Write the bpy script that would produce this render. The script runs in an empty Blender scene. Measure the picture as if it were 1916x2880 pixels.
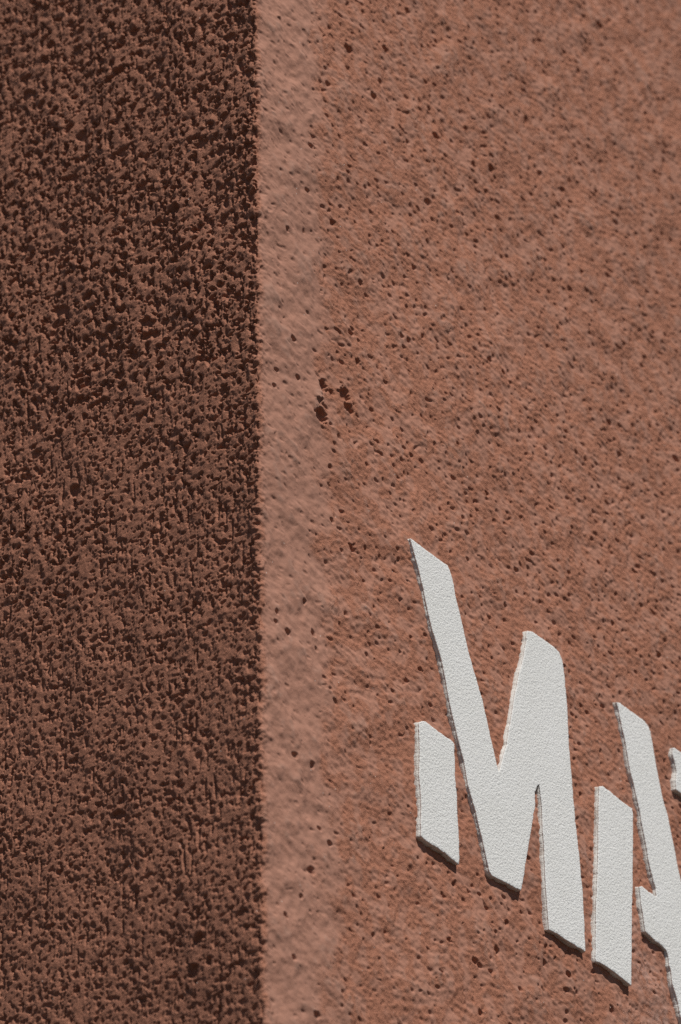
import bpy, bmesh, math, random
import numpy as np
from mathutils import Vector, Matrix
from mathutils.geometry import delaunay_2d_cdt

S = bpy.context.scene
# ------------------------------------------------------------------ camera
CAM_LOC = (0.09284, -3.77215, 1.6)
R_ = Vector((0.99978068, 0.01140606, -0.01756379))
U_ = Vector((0.02094242, -0.54451959, 0.83848663))
F_ = Vector((0.0, 0.83867057, 0.54463904))
cam_d = bpy.data.cameras.new("camera")
cam = bpy.data.objects.new("camera", cam_d)
S.collection.objects.link(cam)
M3 = Matrix((R_, U_, -F_)).transposed()
cam.matrix_world = Matrix.Translation(CAM_LOC) @ M3.to_4x4()
cam_d.sensor_fit = 'HORIZONTAL'
cam_d.sensor_width = 24.0
cam_d.lens = 24.0 * 5.74
cam_d.clip_end = 500
cam_d.dof.use_dof = True
cam_d.dof.focus_distance = 4.68
cam_d.dof.aperture_fstop = 5.6
S.camera = cam

# ------------------------------------------------------------------ light
SUN_EL, SUN_AZ = math.radians(57), math.radians(150)      # azimuth clockwise from +Y
sdir = Vector((math.sin(SUN_AZ) * math.cos(SUN_EL), math.cos(SUN_AZ) * math.cos(SUN_EL), math.sin(SUN_EL)))
w = bpy.data.worlds.new("World"); S.world = w; w.use_nodes = True
nt = w.node_tree; nt.nodes.clear()
sky = nt.nodes.new('ShaderNodeTexSky'); sky.sky_type = 'NISHITA'; sky.sun_disc = False
sky.sun_elevation = SUN_EL; sky.sun_rotation = SUN_AZ
sky.altitude = 1500; sky.air_density = .7; sky.dust_density = .2; sky.ozone_density = .4
bg = nt.nodes.new('ShaderNodeBackground'); bg.inputs[1].default_value = 0.05
wo = nt.nodes.new('ShaderNodeOutputWorld')
nt.links.new(sky.outputs[0], bg.inputs[0]); nt.links.new(bg.outputs[0], wo.inputs[0])
sl = bpy.data.lights.new("sun", 'SUN'); sl.energy = 5.0; sl.angle = math.radians(0.5); sl.color = (1, .95, .88)
sun = bpy.data.objects.new("sun", sl); S.collection.objects.link(sun)
sun.rotation_euler = (-sdir).to_track_quat('-Z', 'Y').to_euler()
sun.location = (3, -6, 9)
S.view_settings.view_transform = 'Standard'; S.view_settings.look = 'None'
S.view_settings.gamma = 1; S.view_settings.use_curve_mapping = False
S.view_settings.exposure = -0.25

# ------------------------------------------------------------------ helpers
def tag(o, label=None, cat=None, group=None, kind=None):
    if label: o['label'] = label
    if cat: o['category'] = cat
    if group: o['group'] = group
    if kind: o['kind'] = kind
    return o
def link(o, parent=None):
    S.collection.objects.link(o)
    if parent: o.parent = parent
    return o
def mesh_obj(name, verts, faces, mat, parent=None, smooth=False):
    me = bpy.data.meshes.new(name); me.from_pydata(verts, [], faces); me.update()
    me.materials.append(mat)
    if smooth: me.polygons.foreach_set('use_smooth', [True] * len(me.polygons))
    return link(bpy.data.objects.new(name, me), parent)
class NT:
    def __init__(s, name):
        s.m = bpy.data.materials.new(name); s.m.use_nodes = True
        s.t = s.m.node_tree; s.b = s.t.nodes['Principled BSDF']
        s.co = s.t.nodes.new('ShaderNodeTexCoord').outputs['Object']
    def n(s, typ, **kw):
        nd = s.t.nodes.new(typ)
        for k, v in kw.items(): setattr(nd, k, v)
        return nd
    def l(s, a, b): s.t.links.new(a, b)
    def noise(s, scale, detail=4, rough=.6, co=None):
        nd = s.n('ShaderNodeTexNoise'); s.l(co or s.co, nd.inputs['Vector'])
        nd.inputs['Scale'].default_value = scale; nd.inputs['Detail'].default_value = detail
        nd.inputs['Roughness'].default_value = rough
        return nd.outputs[0]
    def ramp(s, f, stops):
        r = s.n('ShaderNodeValToRGB'); e = r.color_ramp.elements
        while len(e) < len(stops): e.new(.5)
        for i, (p, c) in enumerate(stops):
            e[i].position = p; e[i].color = c if len(c) == 4 else (*c, 1)
        s.l(f, r.inputs[0]); return r.outputs[0]
    def mix(s, f, a, b, mode='MIX'):
        m = s.n('ShaderNodeMix', data_type='RGBA', blend_type=mode)
        for v, i in ((f, 0), (a, 6), (b, 7)):
            if hasattr(v, 'links'): s.l(v, m.inputs[i])
            else: m.inputs[i].default_value = v if i == 0 or len(v) == 4 else (*v, 1)
        return m.outputs[2]
    def math(s, op, a, b=0.0):
        m = s.n('ShaderNodeMath', operation=op)
        for v, i in ((a, 0), (b, 1)):
            if hasattr(v, 'links'): s.l(v, m.inputs[i])
            else: m.inputs[i].default_value = v
        return m.outputs[0]
    def bump(s, h, dist, strength=1.0):
        b = s.n('ShaderNodeBump'); b.inputs['Strength'].default_value = strength
        b.inputs['Distance'].default_value = dist
        s.l(h, b.inputs['Height']); return b
LET={
 'bar1':[(284.9,3895.7),(291.2,3900.5),(297.5,3902.7),(317.4,3900.3),(333.9,3898.8),(347.9,3899.0),(353.3,3896.1),(353.4,3872.9),(352.3,3853.2),(354.5,3830.2),(354.3,3801.5),(355.2,3782.0),(355.3,3759.5),(354.7,3742.8),(353.0,3735.1),(348.5,3735.7),(328.9,3738.5),(312.0,3740.5),(302.5,3739.9),(286.4,3741.2),(281.7,3743.0),(282.9,3767.2),(284.2,3795.9),(282.1,3823.4),(284.7,3862.5)],
 'm':[(279.2,4150.1),(285.5,4150.2),(293.9,4149.7),(315.8,4148.5),(339.2,4147.1),(353.5,4147.3),(357.2,4142.4),(364.7,4127.5),(366.7,4112.6),(372.9,4094.6),(380.8,4069.9),(389.8,4040.8),(402.7,4011.0),(415.6,3980.8),(420.0,3965.4),(427.3,3940.4),(436.2,3911.8),(439.8,3901.1),(441.6,3896.0),(444.9,3902.3),(449.2,3914.0),(461.3,3942.8),(467.3,3967.3),(475.7,3994.0),(482.7,4020.2),(492.2,4050.3),(505.7,4084.6),(513.9,4114.0),(515.7,4128.9),(527.2,4132.6),(542.3,4132.8),(573.2,4132.0),(584.4,4128.8),(590.5,4119.6),(593.6,4097.0),(595.6,4053.0),(594.5,3995.4),(596.5,3956.9),(596.7,3941.4),(599.4,3894.2),(603.1,3850.8),(606.2,3796.9),(605.9,3747.6),(604.6,3717.0),(583.4,3717.5),(550.8,3718.8),(530.5,3718.1),(530.0,3729.7),(529.8,3754.9),(528.7,3776.9),(528.8,3796.6),(529.4,3832.7),(528.4,3857.6),(529.4,3880.0),(527.9,3898.1),(525.6,3915.9),(520.6,3907.3),(515.5,3898.8),(514.6,3877.3),(510.2,3866.2),(506.0,3849.8),(498.3,3823.9),(490.6,3797.6),(480.9,3762.2),(476.3,3749.0),(449.3,3747.8),(418.3,3745.8),(413.7,3750.1),(403.3,3784.2),(391.2,3820.6),(378.6,3849.4),(371.3,3881.5),(362.2,3904.8),(348.3,3946.1),(338.7,3988.0),(333.9,4004.7),(324.4,4024.2),(317.1,4039.8),(310.1,4060.6),(304.4,4082.1),(295.0,4111.5),(286.8,4131.6)],
 'bar3':[(656.5,3966.1),(664.1,3970.4),(679.8,3969.4),(700.3,3965.8),(718.8,3964.9),(728.2,3965.2),(728.9,3956.8),(723.8,3907.2),(717.6,3853.8),(710.7,3800.7),(704.7,3748.7),(699.8,3707.4),(678.3,3710.4),(651.7,3713.8),(634.6,3714.1),(626.3,3711.9),(628.5,3744.3),(634.7,3796.0),(638.7,3822.4),(646.6,3875.9),(651.5,3928.8),(654.3,3951.1)],
 'n':[(707.4,4110.9),(716.4,4114.1),(725.4,4112.3),(738.7,4111.7),(751.0,4111.8),(769.9,4110.1),(777.6,4107.1),(782.7,4098.8),(785.0,4086.1),(787.4,4071.4),(790.7,4053.0),(794.1,4036.7),(797.9,4020.6),(801.7,4004.6),(808.9,3990.0),(811.6,3978.2),(815.3,3961.8),(818.7,3945.8),(822.2,3931.4),(828.0,3905.2),(844.9,3851.8),(861.2,3788.1),(879.5,3711.2),(881.6,3676.9),(855.8,3678.4),(820.7,3679.4),(811.6,3694.0),(805.1,3705.7),(802.2,3721.1),(798.1,3732.7),(792.5,3744.8),(791.0,3762.8),(788.1,3768.1),(787.8,3779.2),(784.8,3786.9),(775.0,3790.1),(761.2,3791.2),(752.5,3793.3),(739.4,3796.1),(738.2,3807.0),(735.0,3827.9),(733.5,3843.7),(732.5,3856.2),(738.2,3858.4),(749.7,3857.5),(764.4,3856.8),(770.7,3857.3),(769.4,3867.3),(762.8,3885.8),(757.3,3904.2),(753.1,3930.8),(750.6,3940.1),(746.7,3955.8),(744.5,3972.2),(739.5,3987.3),(735.9,4003.3),(729.3,4017.9),(727.0,4034.5),(724.3,4051.0),(720.9,4067.2),(716.7,4077.9),(714.1,4090.8),(710.7,4104.5)],
 'e':[(832.2,4097.6),(838.1,4099.8),(850.3,4099.6),(882.2,4099.5),(906.8,4098.3),(909.3,4084.4),(904.7,4033.4),(878.5,4033.5),(854.2,4034.3),(834.2,4036.9),(834.9,4049.8),(838.1,4064.3),(835.5,4076.8),(831.1,4088.1)],
}
HOLES=[(0.1153,4.2473,10.5),(0.1212,4.2951,8),(0.1634,4.3049,10),(0.1712,4.2876,7.5),(0.1390,4.2941,5),(0.4694,4.5206,5),(0.5000,4.5179,3.5),(0.3715,4.8293,6),(0.4409,4.8850,5),(0.4934,4.8484,6),(0.4552,4.8326,5),(0.2381,4.8142,5.5),(0.2543,4.8498,5.5),(0.2641,4.9094,5.5),(0.1914,4.8630,6),(0.7859,5.2876,7),(0.3126,4.5802,4),(0.2953,4.4565,4),(0.2800,4.4547,4),(0.3257,4.4797,4),(0.5851,4.9884,5.5),(0.3501,4.7086,5.5),(0.5036,4.7715,4.5),(0.6098,4.9102,4.5),(0.9346,5.1288,5),(0.6660,4.9158,4),(0.7480,4.9607,4.5),(0.6964,4.7907,4),(0.9007,4.7967,4.5),(0.9018,4.5878,6),(0.7440,4.5653,5),(0.7632,4.5238,4),(0.3096,4.7827,4),(0.3197,5.0126,5),(0.1896,4.3661,4.5),(0.1775,4.4034,4.5),(0.4518,4.3046,4),(0.1422,4.7753,4.5),(0.1473,4.5561,5),(0.1862,4.8615,6),(0.1078,4.6531,5),(0.0554,4.4922,3.5),(0.0902,4.5102,3),(0.0978,4.5770,4),(0.0643,4.3329,5),(0.0339,4.2716,3),(0.0735,4.2815,4),(0.0289,4.2458,3.5),(0.1327,4.1059,4),(0.1320,4.1827,4),(0.0788,3.9680,4),(0.0267,3.9301,3.5),(0.0943,3.9330,5),(0.0468,3.9120,4.5),(0.0997,3.9145,3.2),(0.0252,3.9166,3),(0.1712,4.0858,5.5),(0.1001,3.6806,3.5),(0.1169,3.6686,4),(0.0856,3.6221,5),(0.0643,3.5816,3),(0.0380,3.5487,3.5),(0.1935,3.5847,4),(0.0513,3.5022,4),(0.0886,3.7574,4),(0.0582,3.7567,4.5),(0.0898,3.4480,5),(0.7191,4.2367,4),(0.5060,4.2167,4),(0.4791,4.1514,4),(0.4038,4.1832,3.5),(0.8244,4.2380,5),(0.2710,3.9489,3.5),(0.2984,3.9765,3.5),(0.6233,3.9451,3.5),(0.4124,3.7027,3),(0.3798,3.7127,3.2),(0.3994,3.7167,3),(0.4267,3.6776,3.2),(0.5292,3.6977,4),(0.3869,3.6261,4.5),(0.4308,3.6556,4.5),(0.5260,3.6749,4.5),(0.3516,3.7118,4),(0.5722,3.6767,4.5),(0.5659,3.6538,3.5),(0.4148,3.6210,4),(0.4731,3.6207,3.5),(0.5173,3.6372,3),(0.3371,3.6326,4),(0.6626,3.6621,4.5),(0.5657,3.6253,3),(0.3932,3.5613,4),(0.4519,3.6990,4),(-0.2716,4.4869,6),(-0.1795,4.4059,7),(-0.1752,4.3831,7),(-0.2160,4.4412,6),(-0.2343,4.4211,7),(-0.3304,4.4590,7),(-0.2184,4.3438,6),(-0.2733,4.3585,6),(-0.0999,4.3484,7),(-0.3169,4.3010,6),(-0.3559,4.2874,6),(-0.3715,4.2599,6),(-0.2898,4.2054,7),(-0.3188,4.4892,6),(-0.1442,4.3629,5),(-0.2141,4.3260,6),(-0.2850,4.3355,4.5),(-0.2988,4.9327,7),(-0.3043,4.9024,6),(-0.2268,4.8250,7),(-0.3134,4.7766,7),(-0.2919,4.7528,7),(-0.2450,4.8199,6),(-0.2245,4.8676,7),(-0.3895,4.8723,7),(-0.0638,4.8301,6),(-0.0224,4.5521,5),(-0.1870,4.6198,7),(-0.1307,4.5557,6),(-0.1598,4.5506,6),(-0.0934,4.6402,8),(-0.0588,4.6113,6),(-0.2311,4.5967,5),(-0.3117,4.5797,6),(-0.1159,4.4854,5),(-0.2126,3.7324,7),(-0.0903,3.5350,7),(-0.0978,3.4987,8),(-0.0751,3.5042,5),(-0.1537,3.7115,4)]
# ------------------------------------------------------------------ materials
def mat_stucco():
    k = NT("terracotta_stucco"); k.b.inputs['Roughness'].default_value = .95
    k.b.inputs['Specular IOR Level'].default_value = .15
    at = k.n('ShaderNodeAttribute', attribute_name='tint')
    sep = k.n('ShaderNodeSeparateColor'); k.l(at.outputs['Color'], sep.inputs[0])
    grain, pale, smear = sep.outputs[0], sep.outputs[1], sep.outputs[2]
    raw, worn = (.40, .180, .115), (.40, .207, .148)
    c = k.mix(grain, worn, raw)
    c = k.mix(pale, c, (.385, .225, .170))
    f = k.noise(900, 3, .7)
    c = k.mix(k.math('MULTIPLY', grain, .55), c, k.ramp(f, [(.3, (.75, .72, .70)), (.5, (1, 1, 1)), (.7, (1.15, 1.12, 1.1))]), 'MULTIPLY')
    big = k.noise(3.5, 3, .5)
    c = k.mix(1.0, c, k.ramp(big, [(.3, (.93, .92, .92)), (.7, (1.06, 1.05, 1.05))]), 'MULTIPLY')
    # tiny pale sand grains and paint specks
    v = k.n('ShaderNodeTexVoronoi'); v.inputs['Scale'].default_value = 150; k.l(k.co, v.inputs['Vector'])
    sc = k.n('ShaderNodeSeparateColor'); k.l(v.outputs['Color'], sc.inputs[0])
    sp = k.math('MULTIPLY', k.math('LESS_THAN', v.outputs['Distance'], .10), k.math('LESS_THAN', sc.outputs[0], .035))
    c = k.mix(sp, c, (.7, .62, .56))
    sm = k.math('MULTIPLY', k.math('MULTIPLY', smear, .55), k.ramp(k.noise(130, 4, .7), [(.38, (0, 0, 0)), (.62, (1, 1, 1))]))
    c = k.mix(sm, c, (.54, .38, .33))
    k.l(c, k.b.inputs['Base Color'])
    h = k.noise(620, 4, .75)
    h2 = k.math('MULTIPLY', h, k.math('ADD', k.math('MULTIPLY', grain, .85), .15))
    b = k.bump(h2, .0013, 1.0)
    k.l(b.outputs[0], k.b.inputs['Normal'])
    return k.m
def mat_white(name, base, scale, dist, dirt=0.0):
    k = NT(name); k.b.inputs['Roughness'].default_value = .9
    k.b.inputs['Specular IOR Level'].default_value = .2
    g = k.noise(scale, 3, .6)
    c = k.mix(1.0, base, k.ramp(g, [(.3, (.93, .93, .92)), (.5, (1, 1, 1)), (1, (1, 1, 1))]), 'MULTIPLY')
    c = k.mix(1.0, c, k.ramp(k.noise(12, 3, .6), [(.3, (.96, .96, .95)), (.65, (1, 1, 1))]), 'MULTIPLY')
    if dirt:
        c = k.mix(k.ramp(k.noise(95, 5, .75), [(.52, (0, 0, 0)), (.66, (dirt, dirt, dirt))]), c, (.36, .27, .21))
    k.l(c, k.b.inputs['Base Color'])
    k.l(k.bump(g, dist).outputs[0], k.b.inputs['Normal'])
    return k.m
def mat_plain(name, base, scale, lo=.85, hi=1.1, dist=.002, rough=.9):
    k = NT(name); k.b.inputs['Roughness'].default_value = rough
    g = k.noise(scale, 6, .6)
    c = k.mix(1.0, base, k.ramp(g, [(.3, (lo,) * 3), (.7, (hi,) * 3)]), 'MULTIPLY')
    k.l(c, k.b.inputs['Base Color']); k.l(k.bump(g, dist).outputs[0], k.b.inputs['Normal'])
    return k.m
STUCCO = mat_stucco()
WHITE = mat_white("white_grained_coat", (.82, .83, .82), 400, .0015)
CORE = mat_white("white_board_core", (.74, .73, .70), 500, .0010, .55)
PAVE = mat_plain("warm_paving", (.066, .053, .042), 14)
ROOF = mat_plain("roof_screed", (.22, .2, .19), 8)

# ------------------------------------------------------------------ ground
gv = [(-200, -200, 0), (200, -200, 0), (200, 200, 0), (-200, 200, 0)]
tag(mesh_obj('pavement', gv, [(0, 1, 2, 3)], PAVE), kind='structure')

# ------------------------------------------------------------------ stucco height field (metres), unwrapped round the corner
N = 2304; DX = 0.0010
fx = np.fft.fftfreq(N, DX)[None, :N // 2 + 1] ; fx = np.abs(np.fft.rfftfreq(N, DX))[None, :]
fz = np.fft.fftfreq(N, DX)[:, None]
def band(seed, wl, bw=.35, ax=1.0, az=1.0):
    """gaussian noise of one wavelength (m); ax, az stretch it along the wall / upright"""
    rs = np.random.RandomState(seed)
    w_ = np.fft.rfft2(rs.standard_normal((N, N)).astype(np.float32))
    r = np.sqrt((fx * ax) ** 2 + (fz * az) ** 2) * wl + 1e-9
    o = np.fft.irfft2(w_ * np.exp(-(np.log(r) / bw) ** 2 / 2), s=(N, N)).astype(np.float32)
    return o / o.std()
def sst(x, a, b):
    t = np.clip((x - a) / (b - a), 0, 1); return t * t * (3 - 2 * t)
def blend(a, b, m): return a * (1 - m) + b * m

tx = (np.arange(N) * DX - .62).astype(np.float32)           # s of tile column: left wall < 0 < right wall
tz = (np.arange(N) * DX + 3.3).astype(np.float32)
SX, SZ = np.meshgrid(tx, tz)
left = sst(SX, .004, -.004)
strip = sst(SX, .0, .012) * (1 - sst(SX + .012 * band(90, .09), .10, .135))   # trowelled band right of the corner
rough = sst(band(1, .045, .5) + .35 * band(2, .16), -1.0, .55)                  # sandy patches among smoothed ones
rough = (.3 + .7 * rough) * (1 - .8 * strip)
coarse = sst(SZ + .12 * band(21, .25), 3.85, 4.5)
H = (.0010 * band(3, .11, .5) + .00028 * band(4, .042)) * (1 - .7 * left) + left * .0011 * band(22, .13, .4, 1.0, 3.0)
lump = band(5, .019, .4)
H += left * .00036 * (.7 + .55 * coarse) * lump * (.5 + .5 * rough) + (1 - left) * .00034 * band(27, .014, .4, 1.15, .95) * (1 - .8 * strip)
f1 = band(6, .0085, .4); f2 = band(7, .0048, .4); f3 = band(15, .0028, .3)
H += blend(.00019, .00019, left) * f1 * (.35 + .65 * rough) + blend(.00006, .00010, left) * f2 * (.2 + .8 * rough)
H += blend(.000015, .000075, left) * f3 * (.2 + .8 * rough)
p1 = band(8, .020, .35); p2 = band(9, .010, .3); p3 = band(16, .013, .3); dens = .5 * band(10, .08, .6)
edge = np.exp(-np.abs(SX + .012) / .014) * left
p4 = band(18, .019, .22)
pd = band(26, .015, .3, 1.35, .9)
pr = (sst(.95 * pd + .2 * f1 + .45 * dens - .35 * sst(SZ, 4.35, 3.9), .85, 2.75) * .0026 + sst(.8 * p1 + .35 * f1 + .5 * dens, 2.1, 2.7) * .0022)
pc = blend(band(30, .0145, .32), band(29, .020, .32, .9, 1.3), .85 * coarse); pc /= pc.std()
c1 = .85 * pc + .38 * f1 + .20 * f2; c2 = .8 * p2 + .4 * f2 + .3 * f3; c3 = .85 * p1 + .4 * f1 + .25 * f2
wide = np.exp(-np.abs(SX) / .05) * (1 + .7 * band(23, .12))
eb = edge * (.6 + .5 * band(20, .05))
pl = (sst(c1 + .45 * dens + .42 * eb + .15 * wide + .25 * coarse, 1.0, 1.3) * (.0022 + .0036 * coarse)
      + sst(c2 + .35 * dens + .4 * eb - .15 * coarse, 1.45, 1.8) * .0020
      + sst(c3 + .5 * dens + .35 * coarse + .3 * eb, 1.5, 1.8) * (.0030 + .0024 * coarse))
H -= blend(pr * (1 - .5 * strip), pl, left)
H += np.exp(-np.abs(SX) / .007) * (.0006 * band(17, .022, .5) + .0012 * band(24, .06, .5) + .0004 * f1)
# upright scratches and drag ridges on the left wall
g1 = band(11, .011, .3, 1.0, 5.0)
H -= left * sst(g1 + .4 * dens + .25 * f2, 1.75, 2.1) * .0024
g2 = band(12, .03, .4, 1.0, 2.0)
H += left * (.00022 * g2)
# drag ridges on the trowelled strip
r1 = band(13, .04, .35)
H += strip * (.00018 * r1 + .00034 * band(28, .022, .4) + .0005 * sst(band(25, .06, .4, .8, 1.0) + .2 * r1, .2, 1.2))
# plaster crumbs whose lower lip hangs over
def crumb(s, z, rs_, rz, hgt, lip=.0016):
    d = ((SX - s) / rs_) ** 2 + ((SZ - z) / rz) ** 2
    w_ = np.clip(1 - ((SX - s) / rs_) ** 2, 0, 1) ** .7
    y = (SZ - z) / rz + .5 * ((SX - s) / rs_) ** 2 * .6 + .12 * f1
    m = w_ * np.clip((1.5 - y) / 2.3, 0, 1) ** 1.3 * sst(y, -.86, -.86 + lip / rz)
    return hgt * m
for c_ in [(.111, 4.279, .010, .012, .005), (.158, 4.312, .012, .008, .004)]:
    H += crumb(*c_)
rh = random.Random(9)
for s, z, r in HOLES:                    # single cavities torn into the plaster
    i0 = int((s - .025 - tx[0]) / DX); j0 = int((z - .025 - tz[0]) / DX); w = slice(max(j0, 0), j0 + 50), slice(max(i0, 0), i0 + 50)
    a_ = r * .001 * rh.uniform(.85, 1.2); b_ = r * .001 * rh.uniform(.75, 1.0)
    d = np.sqrt(((SX[w] - s) / a_) ** 2 + ((SZ[w] - z) / b_) ** 2) + .11 * f1[w] + .06 * f2[w]
    H[w] += .0006 * r / 5 * np.exp(-((SZ[w] - z - 1.15 * b_) / (b_ * .6)) ** 2 - ((SX[w] - s) / a_) ** 2) - .0011 * r * sst(d, 1.3, .45)
rc = random.Random(5)
for i in range(16):
    s_ = rc.uniform(.04, 1.1); z_ = rc.uniform(3.4, 5.5)
    if s_ > .25 and z_ < 4.2: continue
    r_ = rc.uniform(.0035, .007)
    H += crumb(s_, z_, r_ * rc.uniform(.8, 1.4), r_, rc.uniform(.0015, .0034))
TINT = np.zeros((N, N, 3), np.float32)
TINT[..., 0] = blend(np.clip(rough * (1 - .3 * strip), 0, 1), .9, left)
TINT[..., 1] = np.clip(sst(H - .0008 * band(14, .02), .0012, .0035) * .5 + .12 * strip, 0, 1) * (1 - left)
sm = np.zeros((N, N), np.float32)
for s_, z_, r_, a_ in [(.742, 3.74, .035, .9), (.765, 3.69, .035, .9), (.725, 3.80, .02, .6), (.63, 3.78, .012, .5), (.625, 3.86, .012, .6), (.55, 3.78, .012, .5),
                       (.70, 3.66, .03, .6), (.78, 3.62, .03, .7), (.73, 3.9, .012, .5), (.33, 3.94, .02, .3), (.60, 4.01, .012, .3), (.85, 3.6, .06, .6)]:
    sm = np.maximum(sm, a_ * np.exp(-((SX - s_) ** 2 + (SZ - z_) ** 2) / r_ ** 2))
TINT[..., 2] = sm
def samp(A, s, z):
    i = ((s - tx[0]) / DX) % N; j = ((z - tz[0]) / DX) % N
    i0 = np.floor(i).astype(int); j0 = np.floor(j).astype(int); a = i - i0; b = j - j0
    if A.ndim == 3: a = a[..., None]; b = b[..., None]
    i1 = (i0 + 1) % N; j1 = (j0 + 1) % N; i0 %= N; j0 %= N
    return (A[j0, i0] * (1 - a) + A[j0, i1] * a) * (1 - b) + (A[j1, i0] * (1 - a) + A[j1, i1] * a) * b

# ------------------------------------------------------------------ the building: two walls of one stucco skin round a corner
AL = math.radians(52)
dR = np.array([math.cos(AL), math.sin(AL), 0.]); nR = np.array([math.sin(AL), -math.cos(AL), 0.])
dL = np.array([-math.sin(AL), math.cos(AL), 0.]); nL = np.array([-math.cos(AL), -math.sin(AL), 0.])
def axis(lo, hi, a, b, step, grow=1.1, cap=.05, mid_step=.003, mid_len=.55):
    def run(v, end):
        out = []; st = step; v0 = v; sg = 1 if end > v else -1
        while (end - v) * sg > 0:
            st = min(st * grow, mid_step if abs(v - v0) < mid_len else cap)
            v = v + sg * st
            if (end - v) * sg < 0: v = end
            out.append(v)
        return out
    return np.concatenate([run(a, lo)[::-1], np.arange(a, b, step), run(b - step, hi)])
def fold(v, lo, hi):
    """mirror coordinates beyond the tile back into it, so the finish goes on without a seam"""
    t = np.mod(v - lo, 2 * (hi - lo)); return lo + np.where(t > hi - lo, 2 * (hi - lo) - t, t)
WL, WR, WH = 5.0, 7.0, 6.6
ss = axis(-WL, WR, -.50, 1.06, .00105)
zs = axis(0.0, WH, 3.36, 5.53, .00105)
GS, GZ = np.meshgrid(ss, zs)
def step_of(v):
    d = np.gradient(v); return d
fade = np.clip(.004 / np.maximum(step_of(ss)[None, :], step_of(zs)[:, None]), 0, 1)
FS = np.where(GS > 1.25, fold(GS, .30, 1.25), np.where(GS < -.55, fold(GS, -.55, -.06), GS)); FZ = fold(GZ, 3.32, 5.54)
h = samp(H, FS, FZ); ti = samp(TINT, FS, FZ)
h = np.clip(h, -.006, .009) * fade
ti[..., 2] = np.where((GS > .2) & (GS < 1.2) & (GZ > 3.4) & (GZ < 4.3), ti[..., 2], 0)
R0 = .006; q = R0 * math.pi / 4
ang = np.clip((ss + q) / (2 * q), 0, 1) * math.pi / 2         # 0 on the left wall, 90 deg on the right
nrm = nL[None] * np.cos(ang)[:, None] + nR[None] * np.sin(ang)[:, None]
cen = -(nL + nR) * R0
base = np.where((ss < -q)[:, None], dL[None] * (-ss[:, None] - q + R0),
        np.where((ss > q)[:, None], dR[None] * (ss[:, None] - q + R0), cen[None] + nrm * R0))
V = base[None] + nrm[None] * h[..., None]; V[..., 2] = GZ
nz, ns = GS.shape
idx = np.arange(nz * ns).reshape(nz, ns)
F = np.stack([idx[:-1, :-1], idx[:-1, 1:], idx[1:, 1:], idx[1:, :-1]], -1).reshape(-1, 4)
def big_mesh(name, V, F):
    me = bpy.data.meshes.new(name)
    me.vertices.add(len(V)); me.vertices.foreach_set('co', V.astype(np.float32).ravel())
    me.loops.add(F.size); me.loops.foreach_set('vertex_index', F.astype(np.int32).ravel())
    me.polygons.add(len(F)); me.polygons.foreach_set('loop_start', np.arange(0, F.size, 4, dtype=np.int32))
    me.polygons.foreach_set('use_smooth', np.ones(len(F), bool))
    me.update(calc_edges=True); return me
me = big_mesh('wall', V.reshape(-1, 3), F); me.materials.append(STUCCO)
ca = me.color_attributes.new('tint', 'FLOAT_COLOR', 'POINT')
ca.data.foreach_set('color', np.concatenate([ti.reshape(-1, 3), np.ones((nz * ns, 1))], 1).astype(np.float32).ravel())
bld = link(bpy.data.objects.new('stucco_building', None))
tag(bld, 'terracotta stucco building corner, shaded pitted wall on the left and sunlit wall on the right', 'building')
link(bpy.data.objects.new('wall', me), bld)
# back walls and roof close the volume
A = dL * WL; B = dR * WR; Cc = A + B
def pt(p, z): return (float(p[0]), float(p[1]), z)
inn = [pt(A, 0), pt(Cc, 0), pt(B, 0), pt(A, WH), pt(Cc, WH), pt(B, WH)]
mesh_obj('rear_wall', inn, [(0, 3, 4, 1), (1, 4, 5, 2)], ROOF, bld)
e = .12; nn = [-(dL + dR) * e, A + (dL - dR) * e, Cc + (dL + dR) * e, B + (dR - dL) * e]
rv = [pt(p, WH + .003) for p in nn] + [pt(p, WH + .18) for p in nn]
mesh_obj('roof', rv, [(0, 3, 2, 1), (4, 5, 6, 7), (0, 1, 5, 4), (1, 2, 6, 5), (2, 3, 7, 6), (3, 0, 4, 7)], ROOF, bld)

# ------------------------------------------------------------------ raised white letter pieces
def resample(poly, step):
    out = []
    for i in range(len(poly)):
        a = np.array(poly[i]); b = np.array(poly[(i + 1) % len(poly)]); L = np.linalg.norm(b - a)
        n_ = max(1, int(round(L / step)))
        for k_ in range(n_): out.append(a + (b - a) * k_ / n_)
    return np.array(out)
def vn(P):
    d = np.roll(P, -1, 0) - np.roll(P, 1, 0); n_ = np.stack([d[:, 1], -d[:, 0]], 1)
    n_ /= np.linalg.norm(n_, axis=1)[:, None] + 1e-9
    area = .5 * np.sum(P[:, 0] * np.roll(P[:, 1], -1) - np.roll(P[:, 0], -1) * P[:, 1])
    return n_ if area > 0 else -n_                            # outward
def smooth_noise(n_, rs, wl):
    x = np.convolve(np.tile(rs.standard_normal(n_), 3), np.ones(wl) / wl, 'same')[n_:2 * n_]
    return x / (x.std() + 1e-9)
T0, T1, T2 = 4.32, 4.4, 6.2      # mm: top of the core, underside and front of the coated face
def place(s, z, t):
    p = dR * s * .001 + nR * t * .001; return (float(p[0]), float(p[1]), float(z * .001))
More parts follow.
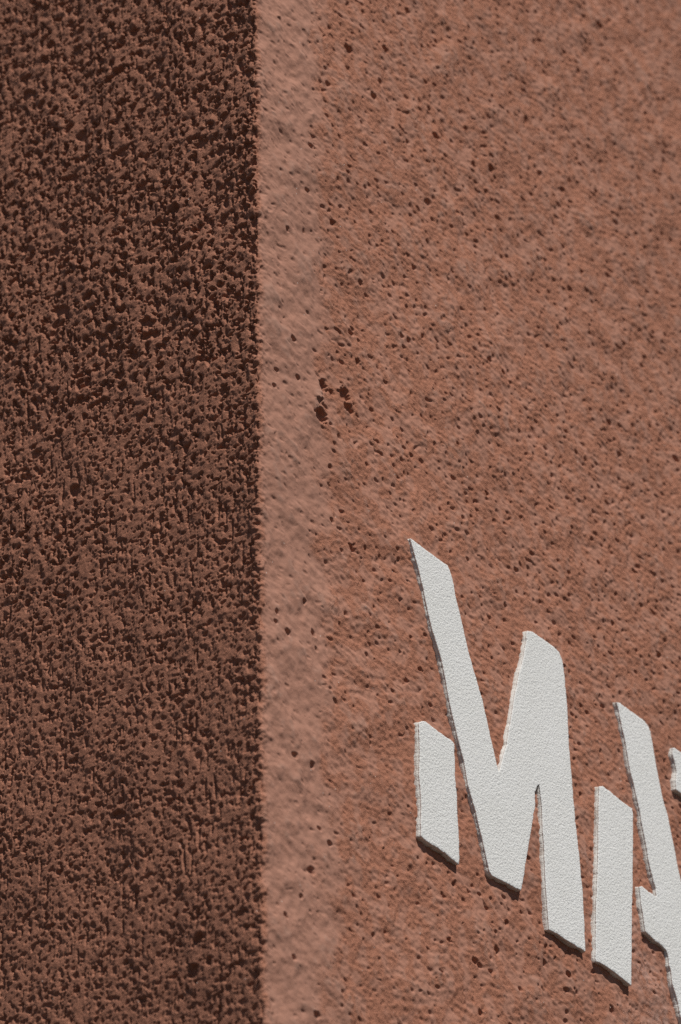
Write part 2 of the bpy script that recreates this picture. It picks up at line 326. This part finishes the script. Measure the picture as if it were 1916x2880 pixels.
def ring_mesh(name, rings, mat, parent, org, wav=0.0, seed=0):
    """rings: outlines of one length from the wall outwards, each (P, t); capped in front by a fine triangle net"""
    n_ = len(rings[0][0]); V_ = []; F_ = []
    for P, t in rings:
        V_ += [place(p[0], p[1], t) for p in P]
    for r in range(len(rings) - 1):
        for i in range(n_):
            j = (i + 1) % n_; F_.append((r * n_ + i, r * n_ + j, (r + 1) * n_ + j, (r + 1) * n_ + i))
    P, t = rings[-1]; off = (len(rings) - 1) * n_
    pts = [Vector((float(p[0]), float(p[1]))) for p in P]
    lo = P.min(0); hi = P.max(0); rs = np.random.RandomState(seed); st = 2.5
    ex, ey = P[:, 0], P[:, 1]; ex2, ey2 = np.roll(ex, -1), np.roll(ey, -1)
    for y in np.arange(lo[1], hi[1], st):
        for x in np.arange(lo[0], hi[0], st):
            a = x + rs.uniform(-.5, .5); b = y + rs.uniform(-.5, .5)
            if np.min((ex - a) ** 2 + (ey - b) ** 2) < 1.7: continue
            c_ = (ey > b) != (ey2 > b)
            if np.count_nonzero(c_ & (a < (ex2 - ex) * (b - ey) / (ey2 - ey + 1e-12) + ex)) % 2: pts.append(Vector((a, b)))
    vo, eo, fo, ov, oe, of = delaunay_2d_cdt(pts, [(i, (i + 1) % n_) for i in range(n_)], [], 1, 1e-5)
    mp = {}
    for i, o in enumerate(ov):
        k_ = [x for x in o if x < n_]
        if k_: mp[i] = off + k_[0]
        else:
            mp[i] = len(V_)
            V_.append(place(vo[i].x, vo[i].y, t + wav * rs.standard_normal()))
    F_ += [tuple(mp[i] for i in f_) for f_ in fo]
    V_ = [tuple(np.array(v) - np.array(org)) for v in V_]
    bm = bmesh.new(); bv = [bm.verts.new(v) for v in V_]
    for f_ in F_:
        if len(set(f_)) > 2:
            try: bm.faces.new([bv[i] for i in f_]).smooth = True
            except ValueError: pass
    bmesh.ops.recalc_face_normals(bm, faces=bm.faces)
    me = bpy.data.meshes.new(name); bm.to_mesh(me); bm.free(); me.materials.append(mat)
    o = link(bpy.data.objects.new(name, me), parent)
    # open box: make sure the front looks outwards
    fr = [p for p in me.polygons if abs(p.normal.dot(Vector(nR))) > .9]
    if fr and sum(p.normal.dot(Vector(nR)) for p in fr) < 0: me.flip_normals()
    return o
def letter(key, name, label, seed, gunk=1.0):
    rs = np.random.RandomState(seed)
    P = resample(LET[key], 1.6); n_ = len(P); nv = vn(P)
    down = nv[:, 1] < -.55; lft = nv[:, 0] < -.55
    jag = .10 * smooth_noise(n_, rs, 2) + .22 * smooth_noise(n_, rs, 6)
    chip = -np.clip(smooth_noise(n_, rs, 4) - 1.6, 0, 1) * 1.1
    P = P + nv * (np.clip(jag, -.7, .7) + chip)[:, None]
    org = Vector(place(P[:, 0].mean(), P[:, 1].min(), 0))
    root = link(bpy.data.objects.new(name, None)); root.location = org
    tag(root, label, 'letter', 'raised white sign lettering')
    w1 = smooth_noise(n_, rs, 5); w2 = smooth_noise(n_, rs, 14)
    # the board core and its bed of adhesive: ragged, bulging out on the left edges
    o_ = np.where(lft, .35 + gunk * (.35 * w2 + .12 * w1), np.where(down, -.55 + .5 * w1, -.5 + .2 * w1))
    o_ = np.clip(o_, -1.6, 2.2)
    fl = np.convolve(np.tile(lft.astype(float), 3), np.ones(5) / 5, 'same')[n_:2 * n_]      # adhesive flares out to the wall on the left edges
    ba = P + nv * (o_ + .7 * fl + .1 * np.abs(w1))[:, None]; bb = P + nv * (o_ * .5 + .5 * fl)[:, None]; bc = P + nv * (-.08 + .06 * fl)[:, None]
    ring_mesh('board_core', [(ba, -4.0), (ba, .6), (bb, 2.3), (bc, T0)], CORE, root, org)
    fi = P - nv * .8; fj = P - nv * .25
    ring_mesh('coated_face', [(P - nv * .6, T0 - .1), (P, T1), (P, T2 - .7), (fj, T2 - .2), (fi, T2)], WHITE, root, org, .10, seed)
    return root
letter('bar1', 'sign_letter_stroke', 'short white raised bar, leftmost piece of the lettering on the terracotta wall', 1)
letter('m', 'sign_letter', 'large white zigzag letter piece with a tall slanting left arm and deep V notch', 2)
letter('bar3', 'sign_letter_stroke', 'long upright white raised bar between the large zigzag and the cropped zigzag', 3, 1.3)
letter('n', 'sign_letter', 'white raised zigzag with narrow slanting arm and side spur, cropped by right edge', 4, 1.2)
letter('e', 'sign_letter_stroke', 'small white raised piece peeking in at the right edge above the cropped zigzag', 5)
S.cycles.use_denoising = False
